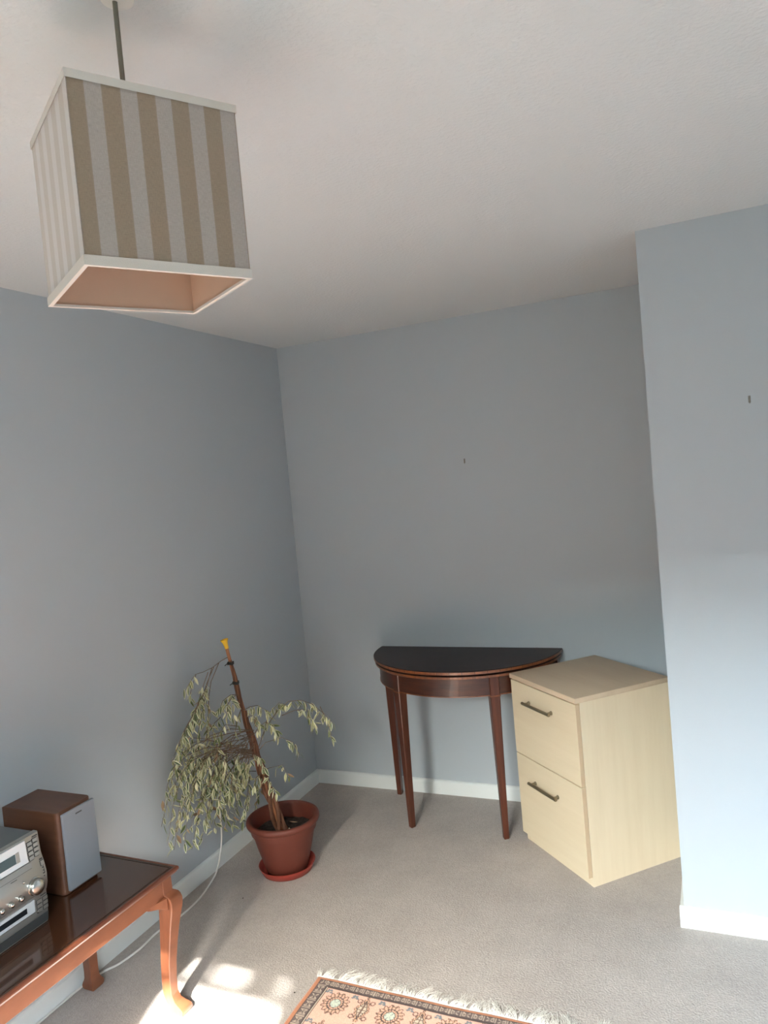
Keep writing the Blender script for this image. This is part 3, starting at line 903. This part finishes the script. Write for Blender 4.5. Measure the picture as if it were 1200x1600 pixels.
TWIGS = [
([[0.262,-0.96,0.555],[0.224,-1.063,0.603],[0.186,-1.143,0.616],[0.148,-1.203,0.597],[0.11,-1.246,0.548],[0.087,-1.29,0.476],[0.087,-1.344,0.389]],0.42,13),
([[0.262,-0.924,0.631],[0.223,-1.032,0.673],[0.184,-1.114,0.672],[0.145,-1.176,0.63],[0.106,-1.219,0.548],[0.082,-1.262,0.435],[0.082,-1.315,0.298]],0.42,17),
([[0.262,-0.927,0.621],[0.222,-1.025,0.631],[0.183,-1.099,0.61],[0.143,-1.153,0.559],[0.103,-1.19,0.478],[0.079,-1.228,0.377],[0.079,-1.278,0.263]],0.42,18),
([[0.262,-0.949,0.641],[0.231,-1.036,0.649],[0.199,-1.102,0.627],[0.168,-1.152,0.575],[0.136,-1.186,0.495],[0.117,-1.219,0.393],[0.117,-1.261,0.275]],0.42,17),
([[0.262,-0.938,0.619],[0.228,-0.993,0.61],[0.194,-1.04,0.576],[0.16,-1.078,0.518],[0.125,-1.109,0.435],[0.104,-1.148,0.336],[0.104,-1.205,0.229]],0.42,17),
([[0.262,-0.981,0.654],[0.221,-0.989,0.631],[0.18,-0.998,0.586],[0.139,-1.007,0.519],[0.098,-1.016,0.429],[0.073,-1.045,0.325],[0.073,-1.104,0.218]],0.42,17),
([[0.262,-0.937,0.53],[0.231,-0.97,0.529],[0.201,-0.996,0.508],[0.17,-1.014,0.467],[0.139,-1.026,0.404],[0.12,-1.046,0.329],[0.12,-1.083,0.246]],0.42,13),
([[0.262,-0.945,0.616],[0.248,-0.954,0.589],[0.234,-0.969,0.548],[0.22,-0.989,0.494],[0.205,-1.016,0.427],[0.197,-1.054,0.353],[0.197,-1.108,0.273]],0.42,15),
([[0.262,-0.932,0.6],[0.221,-0.912,0.54],[0.181,-0.893,0.474],[0.14,-0.874,0.401],[0.1,-0.856,0.321],[0.075,-0.859,0.244],[0.075,-0.893,0.179]],0.42,14),
([[0.262,-0.991,0.621],[0.244,-0.957,0.553],[0.225,-0.932,0.485],[0.207,-0.916,0.417],[0.188,-0.909,0.35],[0.177,-0.921,0.289],[0.177,-0.958,0.238]],0.42,14),
([[0.262,-0.972,0.613],[0.229,-0.884,0.549],[0.196,-0.812,0.48],[0.163,-0.756,0.406],[0.13,-0.72,0.328],[0.11,-0.72,0.254],[0.11,-0.766,0.194]],0.42,13),
([[0.262,-0.97,0.563],[0.216,-1.075,0.614],[0.171,-1.149,0.632],[0.125,-1.198,0.618],[0.079,-1.223,0.575],[0.051,-1.247,0.511],[0.051,-1.28,0.433]],0.42,11),
([[0.262,-0.953,0.539],[0.22,-1.062,0.587],[0.178,-1.138,0.608],[0.136,-1.188,0.604],[0.094,-1.213,0.576],[0.068,-1.234,0.534],[0.068,-1.262,0.483]],0.42,9),
([[0.262,-0.949,0.642],[0.226,-1.057,0.662],[0.191,-1.135,0.667],[0.155,-1.186,0.657],[0.12,-1.214,0.634],[0.098,-1.235,0.605],[0.098,-1.26,0.573]],0.42,9),
([[0.262,-0.991,0.565],[0.22,-1.051,0.614],[0.178,-1.096,0.643],[0.135,-1.129,0.652],[0.093,-1.15,0.643],[0.067,-1.179,0.624],[0.067,-1.227,0.599]],0.42,6),
([[0.262,-0.975,0.588],[0.227,-1.04,0.591],[0.192,-1.089,0.589],[0.157,-1.124,0.58],[0.122,-1.147,0.565],[0.101,-1.174,0.552],[0.101,-1.214,0.544]],0.42,8),
([[0.262,-0.95,0.536],[0.218,-1.011,0.573],[0.174,-1.052,0.584],[0.129,-1.076,0.57],[0.085,-1.083,0.533],[0.058,-1.095,0.482],[0.058,-1.123,0.422]],0.42,9),
([[0.262,-0.978,0.578],[0.237,-1.012,0.577],[0.212,-1.042,0.564],[0.187,-1.07,0.538],[0.162,-1.094,0.499],[0.147,-1.128,0.454],[0.147,-1.177,0.406]],0.42,11),
([[0.262,-0.957,0.607],[0.218,-0.97,0.589],[0.174,-0.977,0.555],[0.13,-0.977,0.505],[0.087,-0.971,0.44],[0.06,-0.98,0.368],[0.06,-1.016,0.297]],0.42,13),
([[0.262,-0.993,0.574],[0.218,-0.958,0.521],[0.173,-0.929,0.466],[0.129,-0.905,0.411],[0.084,-0.887,0.355],[0.057,-0.897,0.31],[0.057,-0.946,0.282]],0.42,11),
([[0.262,-0.93,0.569],[0.237,-0.936,0.538],[0.212,-0.941,0.502],[0.187,-0.945,0.463],[0.162,-0.946,0.42],[0.146,-0.959,0.379],[0.146,-0.99,0.344]],0.42,11),
([[0.262,-0.94,0.583],[0.251,-0.947,0.546],[0.241,-0.955,0.511],[0.23,-0.964,0.477],[0.219,-0.975,0.444],[0.212,-0.993,0.415],[0.212,-1.02,0.392]],0.42,10),
([[0.262,-0.997,0.6],[0.227,-1.054,0.596],[0.191,-1.099,0.576],[0.156,-1.134,0.539],[0.12,-1.16,0.487],[0.099,-1.194,0.428],[0.099,-1.244,0.366]],0.42,13),
([[0.262,-0.934,0.559],[0.224,-0.991,0.554],[0.186,-1.037,0.531],[0.148,-1.071,0.491],[0.111,-1.096,0.434],[0.087,-1.129,0.369],[0.087,-1.179,0.303]],0.42,14),
([[0.262,-0.996,0.556],[0.241,-1.038,0.562],[0.22,-1.071,0.549],[0.2,-1.099,0.517],[0.179,-1.119,0.467],[0.166,-1.144,0.403],[0.166,-1.178,0.329]],0.42,12),
([[0.262,-0.949,0.521],[0.226,-1.029,0.59],[0.19,-1.088,0.636],[0.154,-1.127,0.663],[0.118,-1.15,0.671],[0.096,-1.173,0.669],[0.096,-1.205,0.659]],0.42,3),
([[0.262,-0.962,0.611],[0.223,-1.019,0.617],[0.183,-1.06,0.617],[0.144,-1.084,0.612],[0.105,-1.094,0.601],[0.081,-1.108,0.593],[0.081,-1.137,0.592]],0.42,6),
([[0.262,-0.938,0.519],[0.224,-0.975,0.546],[0.185,-1.002,0.56],[0.147,-1.019,0.563],[0.109,-1.027,0.553],[0.085,-1.044,0.541],[0.085,-1.081,0.53]],0.42,5),
([[0.262,-0.989,0.624],[0.225,-0.986,0.633],[0.189,-0.984,0.626],[0.152,-0.983,0.603],[0.116,-0.982,0.563],[0.093,-1.001,0.514],[0.093,-1.047,0.462]],0.42,9),
([[0.262,-0.949,0.547],[0.228,-1.017,0.573],[0.195,-1.07,0.578],[0.161,-1.11,0.563],[0.128,-1.139,0.528],[0.107,-1.171,0.481],[0.107,-1.217,0.428]],0.42,10),
([[0.262,-0.978,0.566],[0.232,-1.031,0.578],[0.203,-1.072,0.569],[0.173,-1.102,0.54],[0.144,-1.121,0.491],[0.126,-1.144,0.429],[0.126,-1.178,0.359]],0.42,12),
([[0.262,-0.946,0.606],[0.234,-0.943,0.577],[0.207,-0.944,0.536],[0.179,-0.95,0.484],[0.151,-0.961,0.42],[0.134,-0.989,0.351],[0.134,-1.043,0.284]],0.42,14),
([[0.262,-1.0,0.594],[0.222,-1.073,0.618],[0.181,-1.128,0.61],[0.141,-1.165,0.574],[0.101,-1.188,0.509],[0.076,-1.214,0.423],[0.076,-1.254,0.324]],0.42,14),
([[0.262,-0.945,0.561],[0.235,-0.956,0.541],[0.209,-0.967,0.518],[0.182,-0.978,0.491],[0.156,-0.987,0.461],[0.14,-1.009,0.433],[0.14,-1.051,0.412]],0.42,9),
([[0.262,-0.954,0.542],[0.233,-1.022,0.579],[0.203,-1.072,0.597],[0.174,-1.108,0.598],[0.145,-1.131,0.582],[0.127,-1.154,0.555],[0.127,-1.186,0.522]],0.42,7),
([[0.262,-0.961,0.526],[0.229,-0.979,0.529],[0.196,-0.996,0.522],[0.163,-1.011,0.504],[0.13,-1.023,0.476],[0.11,-1.05,0.445],[0.11,-1.098,0.416]],0.42,9),
([[0.19,-0.952,0.956],[0.178,-0.992,0.947],[0.167,-1.036,0.932],[0.155,-1.082,0.926],[0.143,-1.121,0.926],[0.132,-1.138,0.904],[0.12,-1.161,0.873]],0.70,4),
([[0.17,-1.031,0.933],[0.155,-1.053,0.891],[0.14,-1.076,0.838],[0.125,-1.098,0.795],[0.11,-1.127,0.756]],0.40,7),
([[0.17,-1.045,0.932],[0.157,-1.078,0.858],[0.143,-1.102,0.811],[0.13,-1.102,0.73]],0.35,14),
([[0.18,-1.008,0.944],[0.172,-1.061,0.88],[0.165,-1.079,0.818],[0.157,-1.086,0.712],[0.15,-1.1,0.596]],0.60,6),
([[0.16,-1.059,0.919],[0.147,-1.08,0.871],[0.133,-1.128,0.779],[0.12,-1.143,0.73]],0.30,11),
([[0.14,-1.113,0.923],[0.12,-1.131,0.859],[0.1,-1.121,0.813]],0.50,3),
([[0.21,-0.939,0.79],[0.22,-1.005,0.808],[0.23,-1.073,0.805],[0.24,-1.118,0.775]],0.20,9),
([[0.21,-0.939,0.79],[0.23,-1.012,0.799],[0.25,-1.068,0.791],[0.27,-1.11,0.758]],0.20,8),
([[0.21,-0.933,0.768],[0.245,-1.027,0.783],[0.28,-1.085,0.732]],0.20,6),
([[0.22,-0.934,0.733],[0.25,-1.008,0.718],[0.28,-1.087,0.666]],0.20,4),
([[0.229,-0.94,0.721],[0.273,-0.953,0.742],[0.322,-0.967,0.756],[0.385,-0.98,0.736]],0.15,9),
([[0.25,-0.92,0.52],[0.275,-0.904,0.572],[0.29,-0.888,0.623],[0.31,-0.872,0.689],[0.357,-0.856,0.733],[0.372,-0.84,0.723]],0.40,12),
([[0.299,-0.92,0.607],[0.321,-0.895,0.655],[0.349,-0.87,0.698],[0.396,-0.845,0.737],[0.444,-0.82,0.737],[0.484,-0.795,0.713],[0.505,-0.77,0.678],[0.525,-0.745,0.643],[0.533,-0.72,0.606]],0.25,20),
([[0.489,-0.74,0.685],[0.507,-0.727,0.621],[0.514,-0.713,0.574],[0.51,-0.7,0.517]],0.20,5),
([[0.366,-0.86,0.679],[0.414,-0.83,0.694],[0.453,-0.8,0.691],[0.456,-0.77,0.642],[0.446,-0.74,0.585]],0.30,15),
([[0.265,-0.92,0.535],[0.295,-0.895,0.57],[0.362,-0.87,0.587],[0.401,-0.845,0.558],[0.411,-0.82,0.493]],0.60,9),
([[0.258,-0.93,0.608],[0.295,-0.93,0.652],[0.33,-0.93,0.673],[0.369,-0.93,0.656],[0.383,-0.93,0.616]],0.20,12),
([[0.242,-0.94,0.694],[0.29,-0.96,0.709],[0.324,-0.98,0.698],[0.341,-1.0,0.652]],0.20,9),
([[0.255,-0.92,0.507],[0.265,-0.94,0.535],[0.31,-0.96,0.526],[0.336,-0.98,0.481]],0.10,8),
([[0.267,-0.92,0.493],[0.263,-0.94,0.518],[0.244,-0.96,0.513],[0.243,-0.98,0.499]],0.20,5),
([[0.282,-0.92,0.453],[0.302,-0.9,0.46],[0.361,-0.88,0.471],[0.368,-0.86,0.407]],0.50,4),
([[0.278,-0.92,0.424],[0.282,-0.95,0.429],[0.281,-0.98,0.386]],0.10,4),
([[0.286,-0.92,0.433],[0.318,-0.94,0.436],[0.347,-0.96,0.411]],0.10,3),
([[0.235,-0.93,0.607],[0.181,-0.948,0.554],[0.138,-0.965,0.502],[0.129,-0.982,0.41],[0.146,-1.0,0.335]],0.30,7),
([[0.253,-0.93,0.538],[0.197,-0.953,0.515],[0.182,-0.977,0.468],[0.184,-1.0,0.38]],0.30,6),
([[0.228,-0.93,0.634],[0.188,-0.97,0.619],[0.141,-1.01,0.533],[0.146,-1.05,0.467]],0.40,8),
([[0.16,-1.103,0.838],[0.143,-1.14,0.783],[0.127,-1.175,0.689],[0.11,-1.19,0.614]],0.05,11),
([[0.16,-1.084,0.846],[0.143,-1.102,0.758],[0.127,-1.128,0.672],[0.11,-1.14,0.569]],0.05,11),
([[0.16,-1.072,0.816],[0.143,-1.07,0.72],[0.127,-1.077,0.626],[0.11,-1.087,0.534]],0.05,11),
([[0.16,-1.131,0.821],[0.143,-1.167,0.766],[0.127,-1.201,0.724],[0.11,-1.224,0.648]],0.05,11),
([[0.16,-1.006,0.712],[0.143,-1.031,0.693],[0.127,-1.044,0.614],[0.11,-1.04,0.502]],0.05,11),
([[0.16,-1.187,0.774],[0.143,-1.213,0.73],[0.127,-1.239,0.686],[0.11,-1.275,0.621]],0.05,11),
([[0.23,-0.988,0.669],[0.217,-1.055,0.699],[0.203,-1.095,0.665],[0.19,-1.099,0.585]],0.30,10),
([[0.25,-0.974,0.596],[0.253,-1.059,0.56],[0.257,-1.101,0.497],[0.26,-1.128,0.417]],0.20,10),
([[0.25,-0.996,0.577],[0.233,-1.101,0.567],[0.217,-1.123,0.477],[0.2,-1.133,0.36]],0.30,12),
([[0.281,-0.93,0.448],[0.278,-0.965,0.443],[0.284,-1.0,0.412]],0.10,6),
([[0.295,-0.92,0.398],[0.333,-0.94,0.401],[0.369,-0.96,0.38]],0.30,4),
([[0.249,-0.92,0.45],[0.221,-0.95,0.46],[0.176,-0.98,0.538]],2.00,0),
([[0.241,-0.95,0.439],[0.205,-0.98,0.424]],2.00,0)]


def leaf_mesh(name, L, Wd, curl, mats):
    """A pointed oval leaf folded along its rib; hangs along -Z, widest across X."""
    prof = [(0.0, 0.02), (0.12, 0.42), (0.30, 0.88), (0.48, 1.0), (0.68, 0.80), (0.86, 0.40), (1.0, 0.02)]
    mb = MB()
    vs = []
    for u, w_ in prof:
        hw = w_ * Wd / 2
        z = -u * L
        y = curl * L * (u * u)
        ins = 0.42 if 0 < u < 1 else 0.4
        for k in (-1, -ins, 0, ins, 1):
            vs.append((k * hw, y + abs(k) * hw * 0.35, z))
    fs, mi = [], []
    for i in range(len(prof) - 1):
        for j in range(4):
            a = i * 5 + j
            fs.append((a, a + 1, a + 6, a + 5))
            green = j in (1, 2) and 0 < i < 5
            mi.append(0 if green else 1)
    me = bpy.data.meshes.new(name)
    me.from_pydata(vs, [], fs)
    for m in mats:
        me.materials.append(M[m])
    me.polygons.foreach_set('material_index', mi)
    me.polygons.foreach_set('use_smooth', [True] * len(fs))
    me.update()
    return me


LEAVES = [leaf_mesh('leaf', 0.041, 0.0140, 0.10, ('leaf_green', 'leaf_cream')),
          leaf_mesh('leaf', 0.038, 0.0125, 0.25, ('leaf_green', 'leaf_cream')),
          leaf_mesh('leaf', 0.044, 0.0120, -0.18, ('leaf_olive', 'leaf_cream')),
          leaf_mesh('leaf', 0.034, 0.0108, 0.35, ('leaf_olive', 'leaf_cream')),
          leaf_mesh('leaf', 0.040, 0.0115, 0.15, ('leaf_green', 'leaf_olive')),
          leaf_mesh('leaf', 0.037, 0.0115, 0.30, ('leaf_cream', 'leaf_cream'))]
DRY = leaf_mesh('leaf', 0.036, 0.013, 0.45, ('leaf_brown', 'leaf_brown'))


def along(pts, t):
    t = min(max(t, 0), 0.9999) * (len(pts) - 1)
    i = int(t)
    return Vector(pts[i]).lerp(Vector(pts[i + 1]), t - i)


rl = random.Random(11)
places = []
for pts, t0, n in TWIGS:
    m_ = len(pts)
    MB().tube([W(p) for p in pts], [0.0019 * (1 - 0.6 * k / (m_ - 1)) for k in range(m_)], 5).build('branch', 'twig', pf, smooth=True)
    n = int(n * 1.75)
    for k in range(n):
        t = t0 + (1 - t0) * ((k + rl.random() * 0.8) / n)
        p = along(pts, t)
        d = (along(pts, min(1, t + 0.08)) - along(pts, max(0, t - 0.08))).normalized()
        places.append((p, d))
rl.shuffle(places)
rest = MB()
for i, (p, d) in enumerate(places):
    yaw = rl.uniform(0, 2 * math.pi)
    tilt = abs(rl.gauss(0.30, 0.38))
    s_ = rl.uniform(0.75, 1.15)
    rot = Matrix.Rotation(yaw, 4, 'Z') @ Matrix.Rotation(tilt, 4, 'X') @ Matrix.Rotation(rl.uniform(-1.6, 1.6), 4, 'Z')
    off = Vector((rl.uniform(-.008, .008), rl.uniform(-.008, .008), rl.uniform(-.006, .003)))
    loc = Vector(W(p)) + off
    if p.x + off.x < 0.035:
        loc.x += 0.02
    mtx = Matrix.Translation(loc) @ rot @ Matrix.Scale(s_, 4)
    me = rl.choice(LEAVES) if rl.random() > 0.035 else DRY
    # keep the tip clear of the wall
    tip = mtx @ Vector((0, 0, -0.042))
    if tip.x + O.x < 0.02:
        mtx = Matrix.Translation((0.02 - tip.x - O.x, 0, 0)) @ mtx
    if i < 300:
        o = bpy.data.objects.new('leaf', me)
        COL.objects.link(o)
        o.parent = pf
        o.matrix_local = mtx
    else:
        idx = {'leaf_green': 0, 'leaf_cream': 1, 'leaf_olive': 2, 'leaf_brown': 3}
        names = [m.name for m in me.materials]
        key = {'leaf_green': 0, 'leaf_cream': 1, 'leaf_olive': 2, 'dry_leaf': 3}
        base = len(rest.v)
        rest.v += [tuple(mtx @ v.co) for v in me.vertices]
        for f in me.polygons:
            rest.f.append(tuple(base + q for q in f.vertices))
            rest.mi.append(key[names[f.material_index]])
fo = rest.build('foliage', ['leaf_green', 'leaf_cream', 'leaf_olive', 'leaf_brown'], pf)
fo['kind'] = 'stuff'
# two leaves dropped on the soil
for (x, y, rz) in ((0.055, -0.035, 0.7), (0.035, 0.06, 2.2)):
    o = bpy.data.objects.new('fallen_leaf', DRY if rz > 1 else LEAVES[5])
    COL.objects.link(o)
    o.parent = pf
    o.matrix_local = Matrix.Translation((x, y, 0.180)) @ Matrix.Rotation(rz, 4, 'Z') @ Matrix.Rotation(R(82), 4, 'X')

# ---------------------------------------------------------------- rug
RUX, RUY, RW, RL = 0.800, -1.457, 1.22, 1.90
rg = thing('rug', 'salmon pink oriental rug with dark patterned border and white fringe', 'rug', (RUX, RUY, 0))


def rug_colour(u, v):
    """u, v: metres from the far-left corner, along the short and the long side."""
    def c(r, g, b):
        return np.array(srgb(r, g, b)[:3])
    C = {'field': c(228, 178, 158), 'edge': c(186, 120, 84), 'dark': c(70, 56, 54), 'brown': c(112, 84, 72), 'cream': c(206, 188, 166), 'motif': c(176, 158, 142),
         'band': c(98, 82, 78), 'aqua': c(196, 206, 190), 'slate': c(120, 124, 128), 'gold': c(204, 160, 130)}
    out = np.empty(u.shape + (3,)); out[:] = C['field']

    def put(mask, k):
        out[mask] = C[k]
    U, V = np.minimum(u, RW - u), np.minimum(v, RL - v)
    # field: rosettes, bud figures and small florets on a grid
    pu, pv = 0.190, 0.135
    fu, fv = u - 0.117, v - 0.104
    row = np.round(fv / pv)
    cu = fu - row % 2 * pu / 2
    iu = np.round(cu / pu)
    a, b = cu - iu * pu, fv - row * pv
    r, th = np.hypot(a, b * 0.92), np.arctan2(b, a)
    lobe = 0.043 + 0.004 * np.cos(14 * th)
    put(r < lobe, 'gold')
    put((r < lobe) & (r > lobe - 0.004), 'brown')
    pet = (r < lobe - 0.003) & (r > 0.017)
    put(pet & (np.abs(np.sin(9 * th)) < 0.38), 'brown')
    put(pet & (np.abs(np.sin(9 * th)) > 0.88), 'field')
    put((r < 0.028) & (r > 0.0245), 'dark')
    put(r < 0.019, 'brown')
    put(r < 0.016, 'aqua')
    put((r < 0.016) & (np.abs(np.sin(3 * th)) < 0.25) & (r > 0.004), 'slate')
    # bud figure between the rosettes
    a2 = cu + pu / 2 - np.round((cu + pu / 2) / pu) * pu
    hexa = np.abs(a2) * 1.35 + np.abs(b) * 0.55
    wob = 0.0022 * np.sign(np.sin(b * 420))
    put(hexa < 0.034 + wob, 'brown')
    put(hexa < 0.029 + wob, 'gold')
    put(hexa < 0.0245, 'dark')
    put(hexa < 0.0205, 'cream')
    put((hexa < 0.0205) & (np.abs(np.sin(b * 230)) < 0.35), 'brown')
    put((hexa < 0.0205) & (np.abs(a2) < 0.0022), 'brown')
    for sy in (-1, 1):
        hook = np.hypot(np.abs(a2) - 0.022, b - sy * 0.034)
        put((hook < 0.0095) & (hook > 0.0055), 'brown')
    # florets between rows
    a3 = u - 0.168 - np.round((u - 0.168) / 0.095) * 0.095
    b3 = fv + 0.044 - np.round((fv + 0.044) / pv) * pv
    for (ox, oy) in ((0, 0), (0.008, 0.004), (-0.008, 0.004), (0.004, -0.005), (-0.005, -0.005)):
        put(np.hypot(a3 - ox, b3 - oy) < 0.0048, 'slate')
    put(np.hypot(a3, b3) < 0.0026, 'cream')
    # border
    bu, bv = U / 0.062, V / 0.047       # 1 at the inner edge of the border
    bb = np.minimum(bu, bv)
    side = bu < bv                      # on the long side: run along v
    s_ = np.where(side, v, u)
    w_ = np.where(side, bu, bv)
    put(bb < 1.0, 'dark')
    put((bb < 0.955) & (bb > 0.915), 'cream')
    put((bb < 0.86) & (bb > 0.83), 'brown')
    m = (bb < 0.80) & (bb > 0.33)
    put(m, 'band')
    per = 0.0365
    q = s_ / per - np.floor(s_ / per)
    x_ = (q - 0.56) / 0.34
    y_ = (w_ - 0.565) / 0.20
    put(m & (q < 0.10), 'motif')
    fig = (np.abs(np.abs(x_) - np.abs(y_)) < 0.24) & (np.abs(x_) < 1) & (np.abs(y_) < 1)
    put(m & fig, 'motif')
    put(m & (np.hypot(x_, y_) < 0.30), 'band')
    put(m & (np.abs(x_) > 0.80) & (np.abs(y_) < 0.7) & (np.abs(x_) < 1.0), 'motif')
    put(bb < 0.33, 'dark')
    put(bb < 0.26, 'edge')
    rs = np.random.RandomState(3)
    out *= (1 + rs.uniform(-0.10, 0.08, u.shape))[..., None]
    return out


us = np.linspace(0, RW, 407)
vs_ = np.concatenate([np.arange(0, 0.45, 0.003), np.arange(0.45, RL, 0.008), [RL]])
Ug, Vg = np.meshgrid(us, vs_)
colr = rug_colour(Ug, Vg)
hz = 0.0075 - 0.004 * np.exp(-np.minimum(np.minimum(Ug, RW - Ug), np.minimum(Vg, RL - Vg)) / 0.004)
wx = 0.0015 * np.sin(Vg * 9) + 0.001 * np.sin(Vg * 31)
wy = 0.0025 * np.sin(Ug * 7 + 1) + 0.001 * np.sin(Ug * 23)
co = np.stack([Ug + wx * (1 - Ug / RW), -Vg + wy * (1 - Vg / RL), hz], -1).reshape(-1, 3)
nr, nc = Ug.shape
ii = np.arange(nr * nc).reshape(nr, nc)
quads = np.stack([ii[:-1, :-1], ii[1:, :-1], ii[1:, 1:], ii[:-1, 1:]], -1).reshape(-1, 4)
rm = bpy.data.meshes.new('pile')
rm.from_pydata(co.tolist(), [], quads.tolist())
ca_ = rm.color_attributes.new('wool', 'FLOAT_COLOR', 'POINT')
ca_.data.foreach_set('color', np.concatenate([colr.reshape(-1, 3), np.ones((nr * nc, 1))], 1).astype(np.float32).ravel())
rm.materials.append(M['rug'])
rm.polygons.foreach_set('use_smooth', [True] * len(rm.polygons))
rm.update()
ro = bpy.data.objects.new('pile', rm)
COL.objects.link(ro)
ro.parent = rg
bk = MB()
rim = [tuple(co[i][:2]) for i in list(ii[0, ::4]) + list(ii[::4, -1]) + list(ii[-1, ::-4]) + list(ii[::-4, 0])]
bk.loft([[(x, y, 0.0006) for x, y in rim], [(x, y, 0.0036) for x, y in rim]], cap=False)
bk.build('backing', 'fringe', rg)
# fringe strands on both short ends
rf = random.Random(4)
fg = MB()
for end in (0, 1):
    x = -0.004
    while x < RW + 0.004:
        # a clump of strands that lean together
        cw = rf.uniform(0.012, 0.035)
        lean = rf.gauss(0.0, 0.34) + (-0.7 if x < 0.01 else 0)
        ln_ = rf.uniform(0.046, 0.086)
        k = int(cw / 0.0011)
        tip_pinch = rf.uniform(0.3, 1.0)
        for j in range(k):
            fx = x + cw * (j / k)
            mid = x + cw / 2
            l = ln_ * rf.uniform(0.75, 1.05)
            ang = lean + rf.gauss(0, 0.16)
            tx = mid + (fx - mid) * tip_pinch + math.sin(ang) * l + rf.gauss(0, 0.002)
            w0 = rf.uniform(0.0006, 0.0011)
            sgn = 1 if end == 0 else -1
            ybase = (0.0025 * math.sin(fx * 7 + 1) + 0.001 * math.sin(fx * 23)) if end == 0 else -RL
            pts = []
            bow = rf.gauss(0, 0.004)
            hh = rf.uniform(0.003, 0.011)
            for s_ in range(5):
                q = s_ / 4
                px = fx + (tx - fx) * q ** 1.3 + bow * math.sin(math.pi * q)
                py = ybase + sgn * (l * math.cos(ang) * q) - sgn * 0.002
                pz = 0.0035 + hh * math.sin(math.pi * min(1, q * 1.1)) * (1 - q * 0.5) - 0.0022 * q
                pts.append((px, py, max(pz, 0.0012)))
            ring = []
            for s_, p in enumerate(pts):
                w = w0 * (1 - 0.5 * s_ / 4)
                ring.append([(p[0] - w, p[1], p[2]), (p[0], p[1], p[2] + w), (p[0] + w, p[1], p[2])])
            fg.loft(ring, cap=False)
        x += cw * rf.uniform(0.85, 1.15) if rf.random() > 0.3 else cw + rf.uniform(0.006, 0.018)
fo = fg.build('fringe', 'fringe', rg)
fo['kind'] = 'stuff'
for end in (0, 1):
    n = 60
    pts = []
    for i in range(n + 1):
        x = RW * i / n
        yb = (0.0025 * math.sin(x * 7 + 1) + 0.001 * math.sin(x * 23)) if end == 0 else -RL
        sgn = 1 if end == 0 else -1
        pts.append([(x, yb - sgn * 0.002, 0.001), (x, yb + sgn * 0.008, 0.001), (x, yb + sgn * 0.008, 0.003), (x, yb - sgn * 0.002, 0.0048)])
    MB().loft(pts).build('selvedge', 'fringe', rg)

# ---------------------------------------------------------------- cable
def spline(pts, n=10):
    P = [Vector(p) for p in pts]
    P = [P[0] * 2 - P[1]] + P + [P[-1] * 2 - P[-2]]
    out = []
    for i in range(1, len(P) - 2):
        for k in range(n):
            t = k / n
            a, b, c, d = P[i - 1], P[i], P[i + 1], P[i + 2]
            out.append(0.5 * ((2 * b) + (c - a) * t + (2 * a - 5 * b + 4 * c - d) * t * t + (3 * b - a - 3 * c + d) * t ** 3))
    out.append(P[-2])
    return [tuple(p) for p in out]


cz = 0.0045
cable = MB()
cable.tube(spline([(0.005, -0.905, 0.30), (0.020, -0.905, 0.275), (0.030, -0.914, 0.17), (0.032, -0.935, 0.085), (0.045, -0.995, 0.020), (0.066, -1.085, cz), (0.088, -1.180, cz), (0.091, -1.275, cz),
                   (0.079, -1.350, cz), (0.071, -1.420, cz), (0.077, -1.510, cz), (0.064, -1.600, cz), (0.040, -1.650, cz), (0.026, -1.720, cz),
                   (0.022, -1.850, cz), (0.024, -2.1, cz), (0.022, -2.5, cz), (0.10, -2.9, cz), (0.03, -3.2, cz)]), 0.0038, 8)
tag(cable.build('power_cable', 'cable', smooth=True), 'thin white cable running down the wall and along the floor behind the low table', 'cable')

# ---------------------------------------------------------------- small things: wall hooks and crumbs
for x, y, z, lab in ((1.005, 0.0, 1.700, 'small dull picture hook alone on the wall above the half-round table'),
                     (2.241, BY, 1.802, 'small dull picture hook on the projecting wall to the right')):
    h_ = thing('picture_hook', lab, 'hook', (x, y, z))
    MB().box(-0.0035, 0.0035, -0.0018, 0.0, -0.012, 0.010, 0.0006, seg=1).build('plate', 'brass', h_)
    MB().tube([(0, -0.001, 0.004), (0, -0.006, 0.0075)], 0.0014, 8).build('pin', 'brass', h_)
    MB().tube([(0, -0.001, -0.010), (0.0, -0.005, -0.014), (0.0005, -0.009, -0.013), (0.001, -0.010, -0.008)], 0.0016, 8).build('hook', 'brass', h_, smooth=True)
for k, (x, y, lab) in enumerate(((0.262, -1.115, 'tiny dark crumb on the carpet nearest the plant pot'),
                                 (0.760, -1.545, 'tiny dark crumb on the carpet beside the rug corner'))):
    bm = bmesh.new()
    bmesh.ops.create_icosphere(bm, subdivisions=1, radius=0.0035)
    for v in bm.verts:
        v.co *= random.uniform(0.7, 1.3)
        v.co.z *= 0.5
    me = bpy.data.meshes.new('carpet_crumb'); bm.to_mesh(me); bm.free()
    me.materials.append(M['soil'])
    o = bpy.data.objects.new('carpet_crumb', me); COL.objects.link(o)
    o.location = (x, y, 0.0016)
    tag(o, lab, 'crumb')
